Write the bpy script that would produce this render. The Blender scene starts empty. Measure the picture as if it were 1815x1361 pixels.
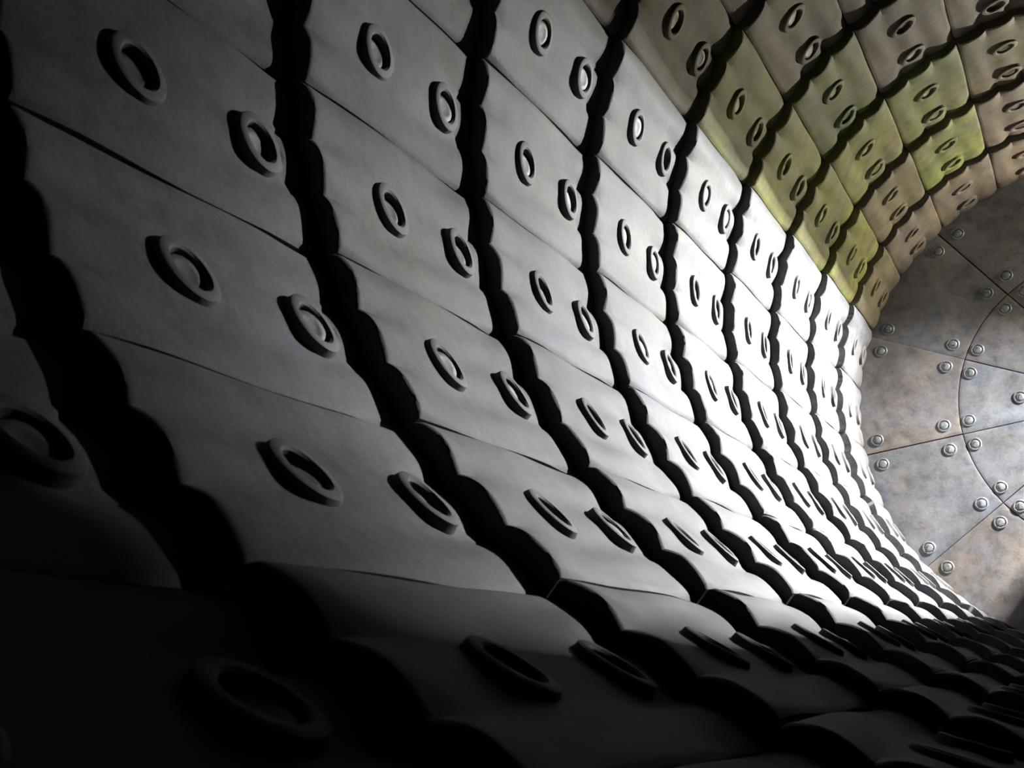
import bpy, bmesh, math, random
from mathutils import Matrix, Vector
PI = math.pi
C = bpy.context.scene.collection
S = 2.0                                   # drum radius in metres (inside, at the foot of the plates)
# ------------------------------------------------------------------ camera
CX, CY = 0.7377, 0.3247                   # camera in the drum's cross-section (radius 1)
WR = (-1.4142, -2.3445, 0.6025)           # rotation vector, drum -> camera
F_PX = 1892.0
Z0, PITCH, TH0, DTH = -0.5294, -0.4573, 5.1142, 2*PI/24
PHI = math.atan2(CY, CX)
def to_b(v):                              # drum coordinates -> Blender (Z up, Y along the drum)
    return Vector((-math.sin(PHI)*v[0]+math.cos(PHI)*v[1], -v[2], -math.cos(PHI)*v[0]-math.sin(PHI)*v[1]))
Rm = Matrix.Rotation(Vector(WR).length, 3, Vector(WR).normalized())
right, down, fwd = [to_b(Rm[i]) for i in range(3)]
cam = bpy.data.objects.new('camera', bpy.data.cameras.new('camera'))
C.objects.link(cam)
M = Matrix((right, -down, -fwd)).transposed().to_4x4()
M.translation = to_b((CX, CY, 0))*S
cam.matrix_world = M
cam.data.sensor_width = 36; cam.data.sensor_fit = 'HORIZONTAL'
cam.data.lens = 36*F_PX/1815
cam.data.dof.use_dof = True; cam.data.dof.focus_distance = 5.2; cam.data.dof.aperture_fstop = 8.0
cam.data.clip_start = 0.02; cam.data.clip_end = 60
bpy.context.scene.camera = cam
# ------------------------------------------------------------------ world, exposure
w = bpy.data.worlds.new('world'); bpy.context.scene.world = w; w.use_nodes = True
w.node_tree.nodes['Background'].inputs[0].default_value = (0, 0, 0, 1)
vs = bpy.context.scene.view_settings
vs.view_transform = 'Standard'; vs.look = 'None'; vs.gamma = 1; vs.use_curve_mapping = False
vs.exposure = 0.0
# ------------------------------------------------------------------ lamp positions
LAMP = Vector((0.52*S, 4.15*S, 0.72*S))   # shaded work lamp, upper right near the end wall
LAMP_POWER = 39500
ld = bpy.data.lights.new('work_light', 'SPOT'); ld.spot_size = math.radians(112); ld.spot_blend = 1.0; ld.energy = LAMP_POWER; ld.color = (1.0, 1.0, 1.0)
ld.shadow_soft_size = 0.014
lo = bpy.data.objects.new('work_light', ld); lo.location = LAMP; C.objects.link(lo)
lo.rotation_euler = Vector((-1.06, -0.62, -1.58)).to_track_quat('-Z', 'Y').to_euler()
# weak fill light added above the hood for the upper rows, no lamp there
ld2 = bpy.data.lights.new('fill_light', 'POINT'); ld2.energy = 760; ld2.color = (1.0, 0.95, 0.80)
ld2.shadow_soft_size = 0.02
lo2 = bpy.data.objects.new('fill_light', ld2); lo2.location = LAMP+Vector((-0.10, 0.62, 0.10)); C.objects.link(lo2)

# ------------------------------------------------------------------ materials
def nodes_mat(name):
    m = bpy.data.materials.new(name); m.use_nodes = True
    nt = m.node_tree; b = nt.nodes['Principled BSDF']
    return m, nt, b
def mixrgb(nt, fac, a, b, mode='MIX'):
    n = nt.nodes.new('ShaderNodeMix'); n.data_type = 'RGBA'; n.blend_type = mode
    for sock, v in ((n.inputs[0], fac), (n.inputs[6], a), (n.inputs[7], b)):
        if hasattr(v, 'links'): nt.links.new(v, sock)
        else: sock.default_value = v
    return n.outputs[2]
def ramp(nt, src, stops):
    r = nt.nodes.new('ShaderNodeValToRGB'); nt.links.new(src, r.inputs[0])
    e = r.color_ramp.elements
    while len(e) < len(stops): e.new(0.5)
    for el, (p, c) in zip(e, stops):
        el.position = p; el.color = (c, c, c, 1) if not isinstance(c, tuple) else (*c, 1)
    return r.outputs[0]
def noise(nt, scale, detail=5, rough=0.6, dist=0.0, vec=None):
    n = nt.nodes.new('ShaderNodeTexNoise'); n.inputs['Scale'].default_value = scale
    n.inputs['Detail'].default_value = detail; n.inputs['Roughness'].default_value = rough
    n.inputs['Distortion'].default_value = dist
    if vec is not None: nt.links.new(vec, n.inputs['Vector'])
    return n
def steel(name, tinted=True, patina=False, base=(0.30, 0.30, 0.305), rough=0.55, metal=0.25, streak=1.0, bump=0.25, spec=0.4):
    m, nt, b = nodes_mat(name); L = nt.links
    geo = nt.nodes.new('ShaderNodeNewGeometry'); pos = geo.outputs['Position']
    mp = nt.nodes.new('ShaderNodeMapping'); mp.inputs['Scale'].default_value = (1, 0.45, 1)
    L.new(pos, mp.inputs['Vector']); st = mp.outputs[0]
    n1 = noise(nt, 2.6, 6, 0.62, 0.4, st); n2 = noise(nt, 11, 8, 0.7, 0.2, pos); n3 = noise(nt, 70, 4, 0.6, 0, pos)
    oi = nt.nodes.new('ShaderNodeObjectInfo')
    c0 = oi.outputs['Color'] if tinted else (*base, 1)
    if patina:
        pf = ramp(nt, noise(nt, 2.3, 5, 0.6, 1.2, pos).outputs[0], [(0.44, 0.0), (0.66, 0.6)])
        c0 = mixrgb(nt, pf, c0, (0.08, 0.06, 0.044, 1))
    v1 = ramp(nt, n1.outputs[0], [(0.32, 0.62), (0.68, 1.25)])
    v2 = ramp(nt, n2.outputs[0], [(0.3, 0.62), (0.5, 1.0), (0.72, 1.22)])
    v3 = ramp(nt, n3.outputs[0], [(0.25, 0.86), (0.75, 1.1)])
    c = mixrgb(nt, streak, c0, v1, 'MULTIPLY'); c = mixrgb(nt, streak, c, v2, 'MULTIPLY'); c = mixrgb(nt, 1.0, c, v3, 'MULTIPLY')
    hue = ramp(nt, noise(nt, 3.7, 4, 0.6, 0.8, pos).outputs[0], [(0.35, (0.90, 0.96, 1.08)), (0.5, (1, 1, 1)), (0.66, (1.10, 1.02, 0.88))])
    c = mixrgb(nt, 0.8, c, hue, 'MULTIPLY')
    # small dark pits
    vo = nt.nodes.new('ShaderNodeTexVoronoi'); vo.inputs['Scale'].default_value = 26; L.new(pos, vo.inputs['Vector'])
    pit = ramp(nt, vo.outputs['Distance'], [(0.03, 0.45), (0.10, 1.0)])
    c = mixrgb(nt, 0.6, c, pit, 'MULTIPLY')
    L.new(c, b.inputs['Base Color'])
    b.inputs['Metallic'].default_value = metal; b.inputs['Specular IOR Level'].default_value = spec
    rr = nt.nodes.new('ShaderNodeMapRange'); rr.inputs[3].default_value = rough-0.12; rr.inputs[4].default_value = rough+0.14
    L.new(n2.outputs[0], rr.inputs[0]); L.new(rr.outputs[0], b.inputs['Roughness'])
    bp = nt.nodes.new('ShaderNodeBump'); bp.inputs['Strength'].default_value = bump; bp.inputs['Distance'].default_value = 0.012
    add = nt.nodes.new('ShaderNodeMath'); add.operation = 'MULTIPLY_ADD'; add.inputs[1].default_value = 0.35
    L.new(n3.outputs[0], add.inputs[0]); L.new(n2.outputs[0], add.inputs[2])
    L.new(add.outputs[0], bp.inputs['Height']); L.new(bp.outputs[0], b.inputs['Normal'])
    return m
M_PLATE = steel('cast_steel_liner', rough=0.74, metal=0.0, spec=0.22)
M_PATINA = steel('stained_steel_liner', patina=True, rough=0.74, metal=0.0, spec=0.22)
M_END = steel('dull_end_wall_steel', base=(0.2, 0.2, 0.2), rough=0.5, metal=0.35, streak=1.0)
M_BOLT = steel('bolt_steel', base=(0.08, 0.08, 0.08), rough=0.6, metal=0.3)
M_EBOLT = steel('end_bolt_steel', tinted=False, base=(0.15, 0.155, 0.16), rough=0.46, metal=0.5)
M_SHELL = steel('drum_shell_steel', tinted=False, base=(0.02, 0.02, 0.02), rough=0.8, metal=0.1)
M_HOOD = steel('lamp_hood_paint', tinted=False, base=(0.015, 0.015, 0.016), rough=0.7, metal=0.0)
def emit_mat(name, col, s):
    m, nt, b = nodes_mat(name)
    b.inputs['Emission Color'].default_value = (*col, 1); b.inputs['Emission Strength'].default_value = s
    return m
# ------------------------------------------------------------------ mesh helpers
def finish(bm, name, mat, parent=None, sharp=38, smooth=True):
    bmesh.ops.recalc_face_normals(bm, faces=bm.faces[:])
    for f in bm.faces: f.smooth = smooth
    for e in bm.edges:
        if len(e.link_faces) == 2 and e.calc_face_angle(0) > math.radians(sharp): e.smooth = False
    me = bpy.data.meshes.new(name); bm.to_mesh(me); bm.free(); me.materials.append(mat)
    o = bpy.data.objects.new(name, me); C.objects.link(o)
    if parent: o.parent = parent
    return o
def lathe(bm, prof, n=28, close_top=True, wob=0.0, rng=None):
    rings = []
    for r, z in prof:
        ring = []
        for k in range(n):
            a = 2*PI*k/n; rr = r*(1+wob*math.sin(3*a+1)+wob*0.6*math.sin(7*a))
            ring.append(bm.verts.new((rr*math.cos(a), rr*math.sin(a), z)))
        rings.append(ring)
    for a, b in zip(rings, rings[1:]):
        for k in range(n): bm.faces.new((a[k], a[(k+1) % n], b[(k+1) % n], b[k]))
    if close_top: bm.faces.new(rings[-1])
    bm.faces.new(rings[0][::-1])
    return rings

# ------------------------------------------------------------------ the drum shell and its end
PL = -PITCH                               # ring pitch, radius units
Y0 = -Z0                                  # lip of ring 1 sits at Y0, lip of ring i at Y0+(i-1)*PL
YEND = Y0+9*PL
BACK = 1.045                              # outer radius of the plates
LIP_H = 0.026                             # lip height above the foot
LOBE = 0.0115                             # height of the wave lobes
bm = bmesh.new(); n = 96
ra = []
for y, r in ((-1.2, BACK+.002), (YEND+.06, BACK+.002), (YEND+.06, BACK+.06), (-1.2, BACK+.06)):
    ra.append([bm.verts.new((S*r*math.sin(2*PI*k/n), S*y, -S*r*math.cos(2*PI*k/n))) for k in range(n)])
for q in range(4):
    a, b = ra[q], ra[(q+1) % 4]
    for k in range(n): bm.faces.new((a[k], a[(k+1) % n], b[(k+1) % n], b[k]))
o = finish(bm, 'wall_drum', M_SHELL); o['kind'] = 'structure'
for nm, ya, yb in (('wall_end', YEND+.047, YEND+.08), ('wall_near', -1.25, -1.2)):
    bm = bmesh.new()
    c1 = [bm.verts.new((S*(BACK+.05)*math.sin(2*PI*k/n), S*ya, -S*(BACK+.05)*math.cos(2*PI*k/n))) for k in range(n)]
    c2 = [bm.verts.new((v.co.x, S*yb, v.co.z)) for v in c1]
    bm.faces.new(c1); bm.faces.new(c2[::-1])
    for k in range(n): bm.faces.new((c1[k], c1[(k+1) % n], c2[(k+1) % n], c2[k]))
    o = finish(bm, nm, M_SHELL); o['kind'] = 'structure'

# ------------------------------------------------------------------ wave liner plate
HOLES = (0.375, 0.805)                    # hole centres along the plate (0 lip, 1 far end)
BOSS_R, HOLE_R = 0.0415, 0.0262
BOSS_H = 0.0060
def arch(v, wear=0.0):                    # v in -0.5..0.5 across the plate: three lobes with cusped valleys
    w = (v+0.5)*3; w = w-math.floor(w) if 0 <= w < 3 else (1.0 if w >= 3 else 0.0)
    s = 2*w-1
    return (1-abs(s)**2.2)
def plate_h(u, v, seed):
    lip = LIP_H*(1-u)
    j = 0.0012*math.sin(9*u+seed*2.1+5*v)+0.0008*math.sin(23*v+seed+7*u)
    k0 = math.exp(-(u*9)**2); k1 = min(max((u-0.74)/0.20, 0), 1); k1 = k1*k1*(3-2*k1)
    k = max(k0, k1)
    flat = 0.50+0.14*math.cos(2*PI*((v+0.5)*3-0.5))     # lobes worn smooth in the middle of the plate
    return lip+LOBE*(k*arch(v)+(1-k)*flat)*(1-0.15*u)+j
def make_plate(seed, holes=True):
    rng = random.Random(seed)
    W = DTH; GAP = 0.0030
    NU, NV = 60, 42
    # grid lines: the patches round the holes need grid-aligned squares
    A = 0.052                              # patch half size, radius units
    us = []
    hu = [h*PL for h in HOLES]
    def seg(a, b, n): return [a+(b-a)*k/n for k in range(n)]
    g0 = 0.0; g1 = PL-0.0015
    us = seg(g0, 0.012, 3)+seg(0.012, hu[0]-A, 12)+seg(hu[0]-A, hu[0]+A, 12)+seg(hu[0]+A, hu[1]-A, 10)+seg(hu[1]-A, hu[1]+A, 12)+seg(hu[1]+A, g1, 6)+[g1]
    hw = W/2-GAP/2
    vs_ = seg(-hw, -A, 14)+seg(-A, A, 12)+seg(A, hw, 14)+[hw]
    bm = bmesh.new()
    def P(x, s, h):                        # x along drum, s arc across, h height inward from radius 1
        r = 1-h; return (S*r*math.sin(s), S*x, S*(BACK-r*math.cos(s)))
    def H(x, s):
        h = plate_h(x/PL, s/W, seed)
        e = min(hw-abs(s), 0.008)/0.008    # worn edges along the seams
        h -= 0.0035*(1-e)**2
        e = min(x, 0.007)/0.007            # rounded lip
        h -= 0.0035*(1-e)**2
        return h
    inpatch = lambda x, s: any(abs(x-c) < A-1e-6 and abs(s) < A-1e-6 for c in hu)
    grid = {}
    for a, x in enumerate(us):
        for b, s in enumerate(vs_):
            if inpatch(x, s): continue
            jx = rng.uniform(-.0018, .0014) if a == 0 else 0
            if a == 0: jx += 0.0015*math.sin(s*90+seed)
            grid[a, b] = bm.verts.new(P(x+max(jx, 0), s, H(x, s)))
    for a in range(len(us)-1):
        for b in range(len(vs_)-1):
            q = [(a, b), (a, b+1), (a+1, b+1), (a+1, b)]
            if all(k in grid for k in q):
                cxm = (us[a]+us[a+1])/2; csm = (vs_[b]+vs_[b+1])/2
                if not inpatch(cxm, csm): bm.faces.new([grid[k] for k in q])
    # side skirts
    nu, nv = len(us), len(vs_)
    loop = [(0, b) for b in range(nv)]+[(a, nv-1) for a in range(1, nu)]+[(nu-1, b) for b in range(nv-2, -1, -1)]+[(a, 0) for a in range(nu-2, 0, -1)]
    low = []
    for (a, b) in loop: low.append(bm.verts.new(P(us[a], vs_[b], -(BACK-1))))
    for k in range(len(loop)):
        bm.faces.new((grid[loop[k]], grid[loop[(k+1) % len(loop)]], low[(k+1) % len(loop)], low[k]))
    # bosses and holes
    for c in hu:
        ia = min(range(nu), key=lambda k: abs(us[k]-(c-A))); ib = min(range(nu), key=lambda k: abs(us[k]-(c+A)))
        ja = min(range(nv), key=lambda k: abs(vs_[k]+A)); jb = min(range(nv), key=lambda k: abs(vs_[k]-A))
        sq = [(ia, b) for b in range(ja, jb)]+[(a, jb) for a in range(ia, ib)]+[(ib, b) for b in range(jb, ja, -1)]+[(a, ja) for a in range(ib, ia, -1)]
        prev = [grid[k] for k in sq]
        angs = [math.atan2(vs_[b], us[a]-c) for a, b in sq]
        top = plate_h(c/PL, 0, seed)+BOSS_H
        slope = -0.125
        def ring(r, hf, wob=0.0):
            out = []
            for an in angs:
                rr = r*(1+wob*math.sin(3*an+seed))
                x = c+rr*math.cos(an); s = rr*math.sin(an)
                out.append(bm.verts.new(P(x, s, hf(x, s))))
            return out
        topf = lambda x, s: top+slope*(x-c)+0.02*s
        seq = [ring(BOSS_R+.006, lambda x, s: H(x, s)), ring(BOSS_R+.001, lambda x, s: H(x, s)),
               ring(BOSS_R-.0012, lambda x, s: topf(x, s)-.0016), ring(BOSS_R-.004, topf),
               ring(HOLE_R+.003, topf), ring(HOLE_R, lambda x, s: topf(x, s)-.0025), ring(HOLE_R-.002, lambda x, s: topf(x, s)-.045)]
        for rg in seq:
            m_ = len(rg)
            for k in range(m_): bm.faces.new((prev[k], prev[(k+1) % m_], rg[(k+1) % m_], rg[k]))
            prev = rg
        bm.faces.new(prev)
    return finish(bm, 'liner_plate', M_PLATE, sharp=32), [plate_h(c/PL, 0, seed)+BOSS_H for c in hu]
def make_bolt(seed):
    bm = bmesh.new(); r = HOLE_R-.0021
    prof = [(r, -0.034), (r, -0.0012), (r*0.95, 0.0), (r*0.6, 0.0006), (r*0.55, 0.0002), (r*0.1, 0.0006)]
    lathe(bm, [(a*S, z*S) for a, z in prof], 28, True, 0.0)
    bm.faces.ensure_lookup_table()
    return finish(bm, 'bolt', M_BOLT, sharp=50)
variants = [make_plate(s) for s in (1, 2, 3, 4)]
bolts = [make_bolt(1)]
used = set(); used_b = set()
ORD = ['ring against the end wall', 'second ring from end wall', 'third ring from end wall', 'fourth ring from end wall', 'fifth ring from end wall',
       'sixth ring from end wall', 'seventh ring from end wall', 'eighth ring from end wall', 'ring nearest left edge', 'ring cut by left edge']
NUM = ['first', 'second', 'third', 'fourth', 'fifth', 'sixth', 'seventh', 'eighth', 'ninth', 'tenth', 'eleventh', 'twelfth', 'thirteenth']
GREY = (0.088, 0.088, 0.09)
def tone(i, j):
    """plate colour, with shade painted into the floor rows: (words, colour)"""
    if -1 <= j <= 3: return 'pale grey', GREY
    if j == 4: return 'half-shaded grey', (0.052, 0.052, 0.052)  # row at the beam's lower edge, part of its shade put into the colour
    if j < -1:
        k = -2-j                           # 0 = first row above the border
        g = {(0, 4): 'olive brown', (0, 5): 'yellow green', (0, 6): 'yellow green', (0, 7): 'yellow green', (0, 8): 'yellow green', (0, 9): 'olive brown',
             (1, 5): 'olive brown', (1, 6): 'mossy green', (1, 7): 'yellow green', (1, 8): 'olive brown',
             (2, 6): 'dusty brown', (2, 7): 'mossy green', (2, 8): 'mossy green', (3, 7): 'olive brown', (1, 4): 'dusty brown'}.get((k, i), 'dusty brown')
        return g, {'olive brown': (0.088, 0.075, 0.041), 'yellow green': (0.125, 0.124, 0.032), 'mossy green': (0.088, 0.098, 0.027), 'dusty brown': (0.078, 0.062, 0.046)}[g]
    return 'shade-darkened grey', (0.034, 0.033, 0.032)  # rows below the beam: their shade is painted in as a darker base
rnd = random.Random(11)
for i in range(0, 10):
    for j in range(-12, 12):
        vi = rnd.randrange(4); src, tops = variants[vi]
        if vi in used: o = src.copy(); C.objects.link(o)
        else: o = src; used.add(vi)
        beta = TH0+DTH*(j+0.5)-PHI         # from the bottom towards +X
        off = rnd.uniform(-.0022, .0022)
        R0 = (BACK+abs(off)*0)*S
        o.rotation_mode = 'XYZ'
        o.matrix_world = Matrix.Translation((R0*math.sin(beta), S*(Y0+(i-1)*PL), -R0*math.cos(beta))) @ Matrix.Rotation(-beta, 4, 'Y') \
            @ Matrix.Translation((0, rnd.uniform(0, .001), rnd.uniform(.002, .007))) @ Matrix.Rotation(rnd.uniform(-.0015, .0015), 4, 'Z') @ Matrix.Rotation(rnd.uniform(-.008, .008), 4, 'Y')
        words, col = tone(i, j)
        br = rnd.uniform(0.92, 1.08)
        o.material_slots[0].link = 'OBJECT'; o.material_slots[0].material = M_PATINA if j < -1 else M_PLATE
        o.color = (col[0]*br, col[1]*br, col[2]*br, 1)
        if j >= -1: row = NUM[j+1]+' row below the green stain'
        else: row = NUM[-2-j]+' row above the grey area'
        o['label'] = '%s steel liner plate, %s, %s' % (words, row, ORD[9-i])
        o['category'] = 'liner plate'
        o['group'] = 'wave liner plates lining the drum'
        for hi, (hc, tp) in enumerate(zip(HOLES, tops)):
            if (i, j, hi) == (4, -1, 1): continue          # this hole has lost its bolt
            b0 = bolts[0]
            if used_b: b = b0.copy(); C.objects.link(b)
            else: b = b0; used_b.add(1)
            b.parent = o; b.color = o.color
            dep = rnd.uniform(0.0085, 0.0125)
            b.location = (0, S*hc*PL, S*(BACK-1+tp-dep))
            b.rotation_euler = (-0.12, 0, rnd.uniform(0, 6))
# ------------------------------------------------------------------ end wall plates
SEAM0 = TH0+DTH*1.12-PHI                   # one radial seam
RIN, ROUT = 0.603, 0.995
def make_sector(name, r0, r1, da, thick, gap, seed):
    """sector lying in local XY, facing -Z... local x = radial, y = tangential, z towards the room"""
    bm = bmesh.new(); nr, na = 14, 18
    def edge(r): return da/2-gap/2/r
    def top(r, a):
        e = min((edge(r)-abs(a))*r, r-r0, r1-r, .012)/.012
        return S*(thick-0.0016*(1-max(e, 0))**2+0.0008*math.sin(9*r+5*a+seed))
    rs = [r0, r0+.004, r0+.012]+[r0+.012+(r1-r0-.024)*k/nr for k in range(1, nr)]+[r1-.012, r1-.004, r1]
    g = []
    for r in rs:
        er = edge(r); fr = [-1, -1+.004/r/er, -1+.012/r/er]
        al = [er*f for f in fr]+[er*(-1+2*k/na) for k in range(2, na-1)]+[-er*f for f in fr[::-1]]
        g.append([bm.verts.new((S*r*math.cos(a), S*r*math.sin(a), top(r, a))) for a in al])
    for a, b in zip(g, g[1:]):
        for k in range(len(a)-1): bm.faces.new((a[k], b[k], b[k+1], a[k+1]))
    loop = [g[0][k] for k in range(len(g[0]))]+[r_[-1] for r_ in g[1:]]+g[-1][-2::-1]+[r_[0] for r_ in g[-2:0:-1]]
    low = [bm.verts.new((v.co.x, v.co.y, 0)) for v in loop]
    for k in range(len(loop)): bm.faces.new((loop[k], loop[(k+1) % len(loop)], low[(k+1) % len(loop)], low[k]))
    return finish(bm, name, M_END, sharp=50)
def make_end_bolt():
    bm = bmesh.new(); r = 0.026
    prof = [(r, -0.004), (r, 0.0035), (r*.93, 0.0050), (r*.80, 0.0052), (r*.74, 0.0010), (r*.66, 0.0010), (r*.60, 0.0040), (r*.5, 0.0055), (r*.2, 0.0062)]
    lathe(bm, [(a*S, z*S) for a, z in prof], 28, True, 0.015)
    # raised bar across the head
    x, y, z0_, z1_ = r*.48*S, r*.13*S, .003*S, .0088*S
    v = [bm.verts.new((sx*x*(.8 if zz == z1_ else 1), sy*y, zz)) for zz in (z0_, z1_) for sx, sy in ((-1, -1), (1, -1), (1, 1), (-1, 1))]
    for f in ((0, 1, 5, 4), (1, 2, 6, 5), (2, 3, 7, 6), (3, 0, 4, 7), (4, 5, 6, 7), (3, 2, 1, 0)): bm.faces.new([v[k] for k in f])
    return finish(bm, 'bolt', M_EBOLT, sharp=35)
T = 0.045
outer = make_sector('end_wall_plate', RIN, ROUT+.02, PI/6, T, .0035, 1)
inner = make_sector('end_wall_plate', 0.20, RIN-.0035, PI/6, T, .0035, 2)
eb = make_end_bolt(); eb_used = False
CLOCK = ['one', 'two', 'three', 'four', 'five', 'six', 'seven', 'eight', 'nine', 'ten', 'eleven', 'twelve']
def place_sector(src, k, first, ringname, bl):
    global eb_used
    if first: o = src
    else: o = src.copy(); C.objects.link(o)
    beta = SEAM0+PI/6*(k+0.5)
    ex = Vector((math.sin(beta), 0, -math.cos(beta))); ez = Vector((0, -1, 0)); ey = ez.cross(ex)
    Mx = Matrix((ex, ey, ez)).transposed().to_4x4()
    Mx.translation = Vector((0, S*(YEND+T+rnd.uniform(0, .002)), 0))
    o.matrix_world = Mx @ Matrix.Rotation(rnd.uniform(-.002, .002), 4, 'Z')
    ang = (math.degrees(beta)+360) % 360   # 0 at the bottom, towards +X (right)
    hour = round(((180-ang) % 360)/30 - 0.0) % 12
    br = rnd.uniform(.85, 1.12); wm = rnd.uniform(-.012, .014)
    o.color = ((.125+wm)*br, .122*br, (.126-wm)*br, 1)
    h = CLOCK[(hour-1) % 12]
    o['label'] = 'dull grey steel end wall plate, %s, at %s o\'clock' % (ringname, h)
    o['category'] = 'wall plate'; o['group'] = 'bolted plates of the end wall'
    for r, a in bl:
        if eb_used: b = eb.copy(); C.objects.link(b)
        else: b = eb; eb_used = True
        b.parent = o
        b.location = (S*r*math.cos(a), S*r*math.sin(a), S*T)
        b.rotation_euler = (0, 0, rnd.uniform(0, 6))
for k in range(12):
    d = PI/12
    place_sector(outer, k, k == 0, 'outer ring', [(.665, d-.075), (.665, -d+.075), (.935, d-.055), (.935, -d+.055)])
    place_sector(inner, k, k == 0, 'inner ring', [(.568, d-.088), (.568, -d+.088), (.372, 0.0)])
bm = bmesh.new()
lathe(bm, [(a*S, z*S) for a, z in ((.197, 0), (.197, T), (.19, T+.006), (.12, T+.012), (.09, T+.012), (.085, T-.01), (.02, T-.01))], 48)
hub = finish(bm, 'hub_plate', M_END); hub.color = (.12, .12, .12, 1)
hub.matrix_world = Matrix.Translation((0, S*(YEND+T)-.002, 0)) @ Matrix.Rotation(PI/2, 4, 'X')
hub['label'] = 'round steel hub plate at the centre of the end wall'; hub['category'] = 'wall plate'

# ------------------------------------------------------------------ shaded work lamp (just beyond the right of the frame)
def xz(j, r=1.0):
    b = TH0+DTH*j-PHI; return Vector((r*math.sin(b)*S, 0, -r*math.cos(b)*S))
root = bpy.data.objects.new('work_lamp', None); C.objects.link(root); root.location = LAMP
root['label'] = 'unseen work lamp with added black hood, high on the right near the end wall'; root['category'] = 'lamp'
P0 = Vector((LAMP.x, 0, LAMP.z))
d1 = (xz(-1.0, .985)-P0).normalized(); d2 = (xz(4.25, .97)-P0).normalized()
E1 = d1*0.5; E2 = d2*0.5
back = -(d1+d2).normalized()
def blade(name, ptsf, ys, th):
    bm = bmesh.new(); loops = []
    for y in ys: loops.append([bm.verts.new((p.x, y, p.z)) for p in ptsf(y)])
    for la, lb in zip(loops, loops[1:]):
        for a in range(len(la)-1): bm.faces.new((la[a], la[a+1], lb[a+1], lb[a]))
    bmesh.ops.solidify(bm, geom=bm.faces[:], thickness=th)
    return finish(bm, name, M_HOOD, root)
BK1 = back*0.10+Vector((d1.z, 0, -d1.x))*-0.0
side1 = Vector((-d1.z, 0, d1.x)); side1 = side1 if side1.dot(d2) < 0 else -side1
side2 = Vector((-d2.z, 0, d2.x)); side2 = side2 if side2.dot(d1) < 0 else -side2
def hood_pts(y):                           # unseen hood, added to cut the beam; lower flap bends inwards towards the near end
    k = min(max((-0.84-y)/0.28, 0), 1)
    e2 = (xz(4.32-0.35*k, .97)-P0).normalized()
    return [E1, side1*0.07+d1*0.06, back*0.09, side2*0.07+d2*0.06, e2*0.5]
hood = blade('hood', hood_pts, [-1.9, -1.6, -1.37, -1.2, -1.12, -1.05, -0.98, -0.92, -0.84, -0.4, 0, 0.5, 0.93], 0.006)
bm = bmesh.new(); bmesh.ops.create_cone(bm, cap_ends=True, segments=32, radius1=0.15, radius2=0.15, depth=0.004,
    matrix=Matrix.Translation(lo2.location-LAMP+Vector((0, 0.022, 0))) @ Matrix.Rotation(PI/2, 4, 'X'))
finish(bm, 'fill_baffle', M_HOOD, root)  # added disc that keeps the fill light off the end wall
bm = bmesh.new()                           # small end shade, added to keep the beam off the near end of the drum
fan = [(0, 0)]
for k in range(-3, 21):
    t = k/17; d = (d1*(1-t)+d2*t).normalized(); rr = 0.1795+0.016*min(max(t, 0), 1)**3
    fan.append((rr*d.x, rr*d.z))
va = [bm.verts.new((x, -0.35, z)) for x, z in fan]; vb = [bm.verts.new((x, -0.354, z)) for x, z in fan]
bm.faces.new(va); bm.faces.new(vb[::-1])
for k in range(len(fan)): bm.faces.new((va[k], va[(k+1) % len(fan)], vb[(k+1) % len(fan)], vb[k]))
finish(bm, 'end_shade', M_HOOD, root)
bm = bmesh.new(); bmesh.ops.create_icosphere(bm, subdivisions=3, radius=0.012)
bl = finish(bm, 'bulb', emit_mat('bulb_glow', (1, .98, .95), 60), root)
lo.location = LAMP
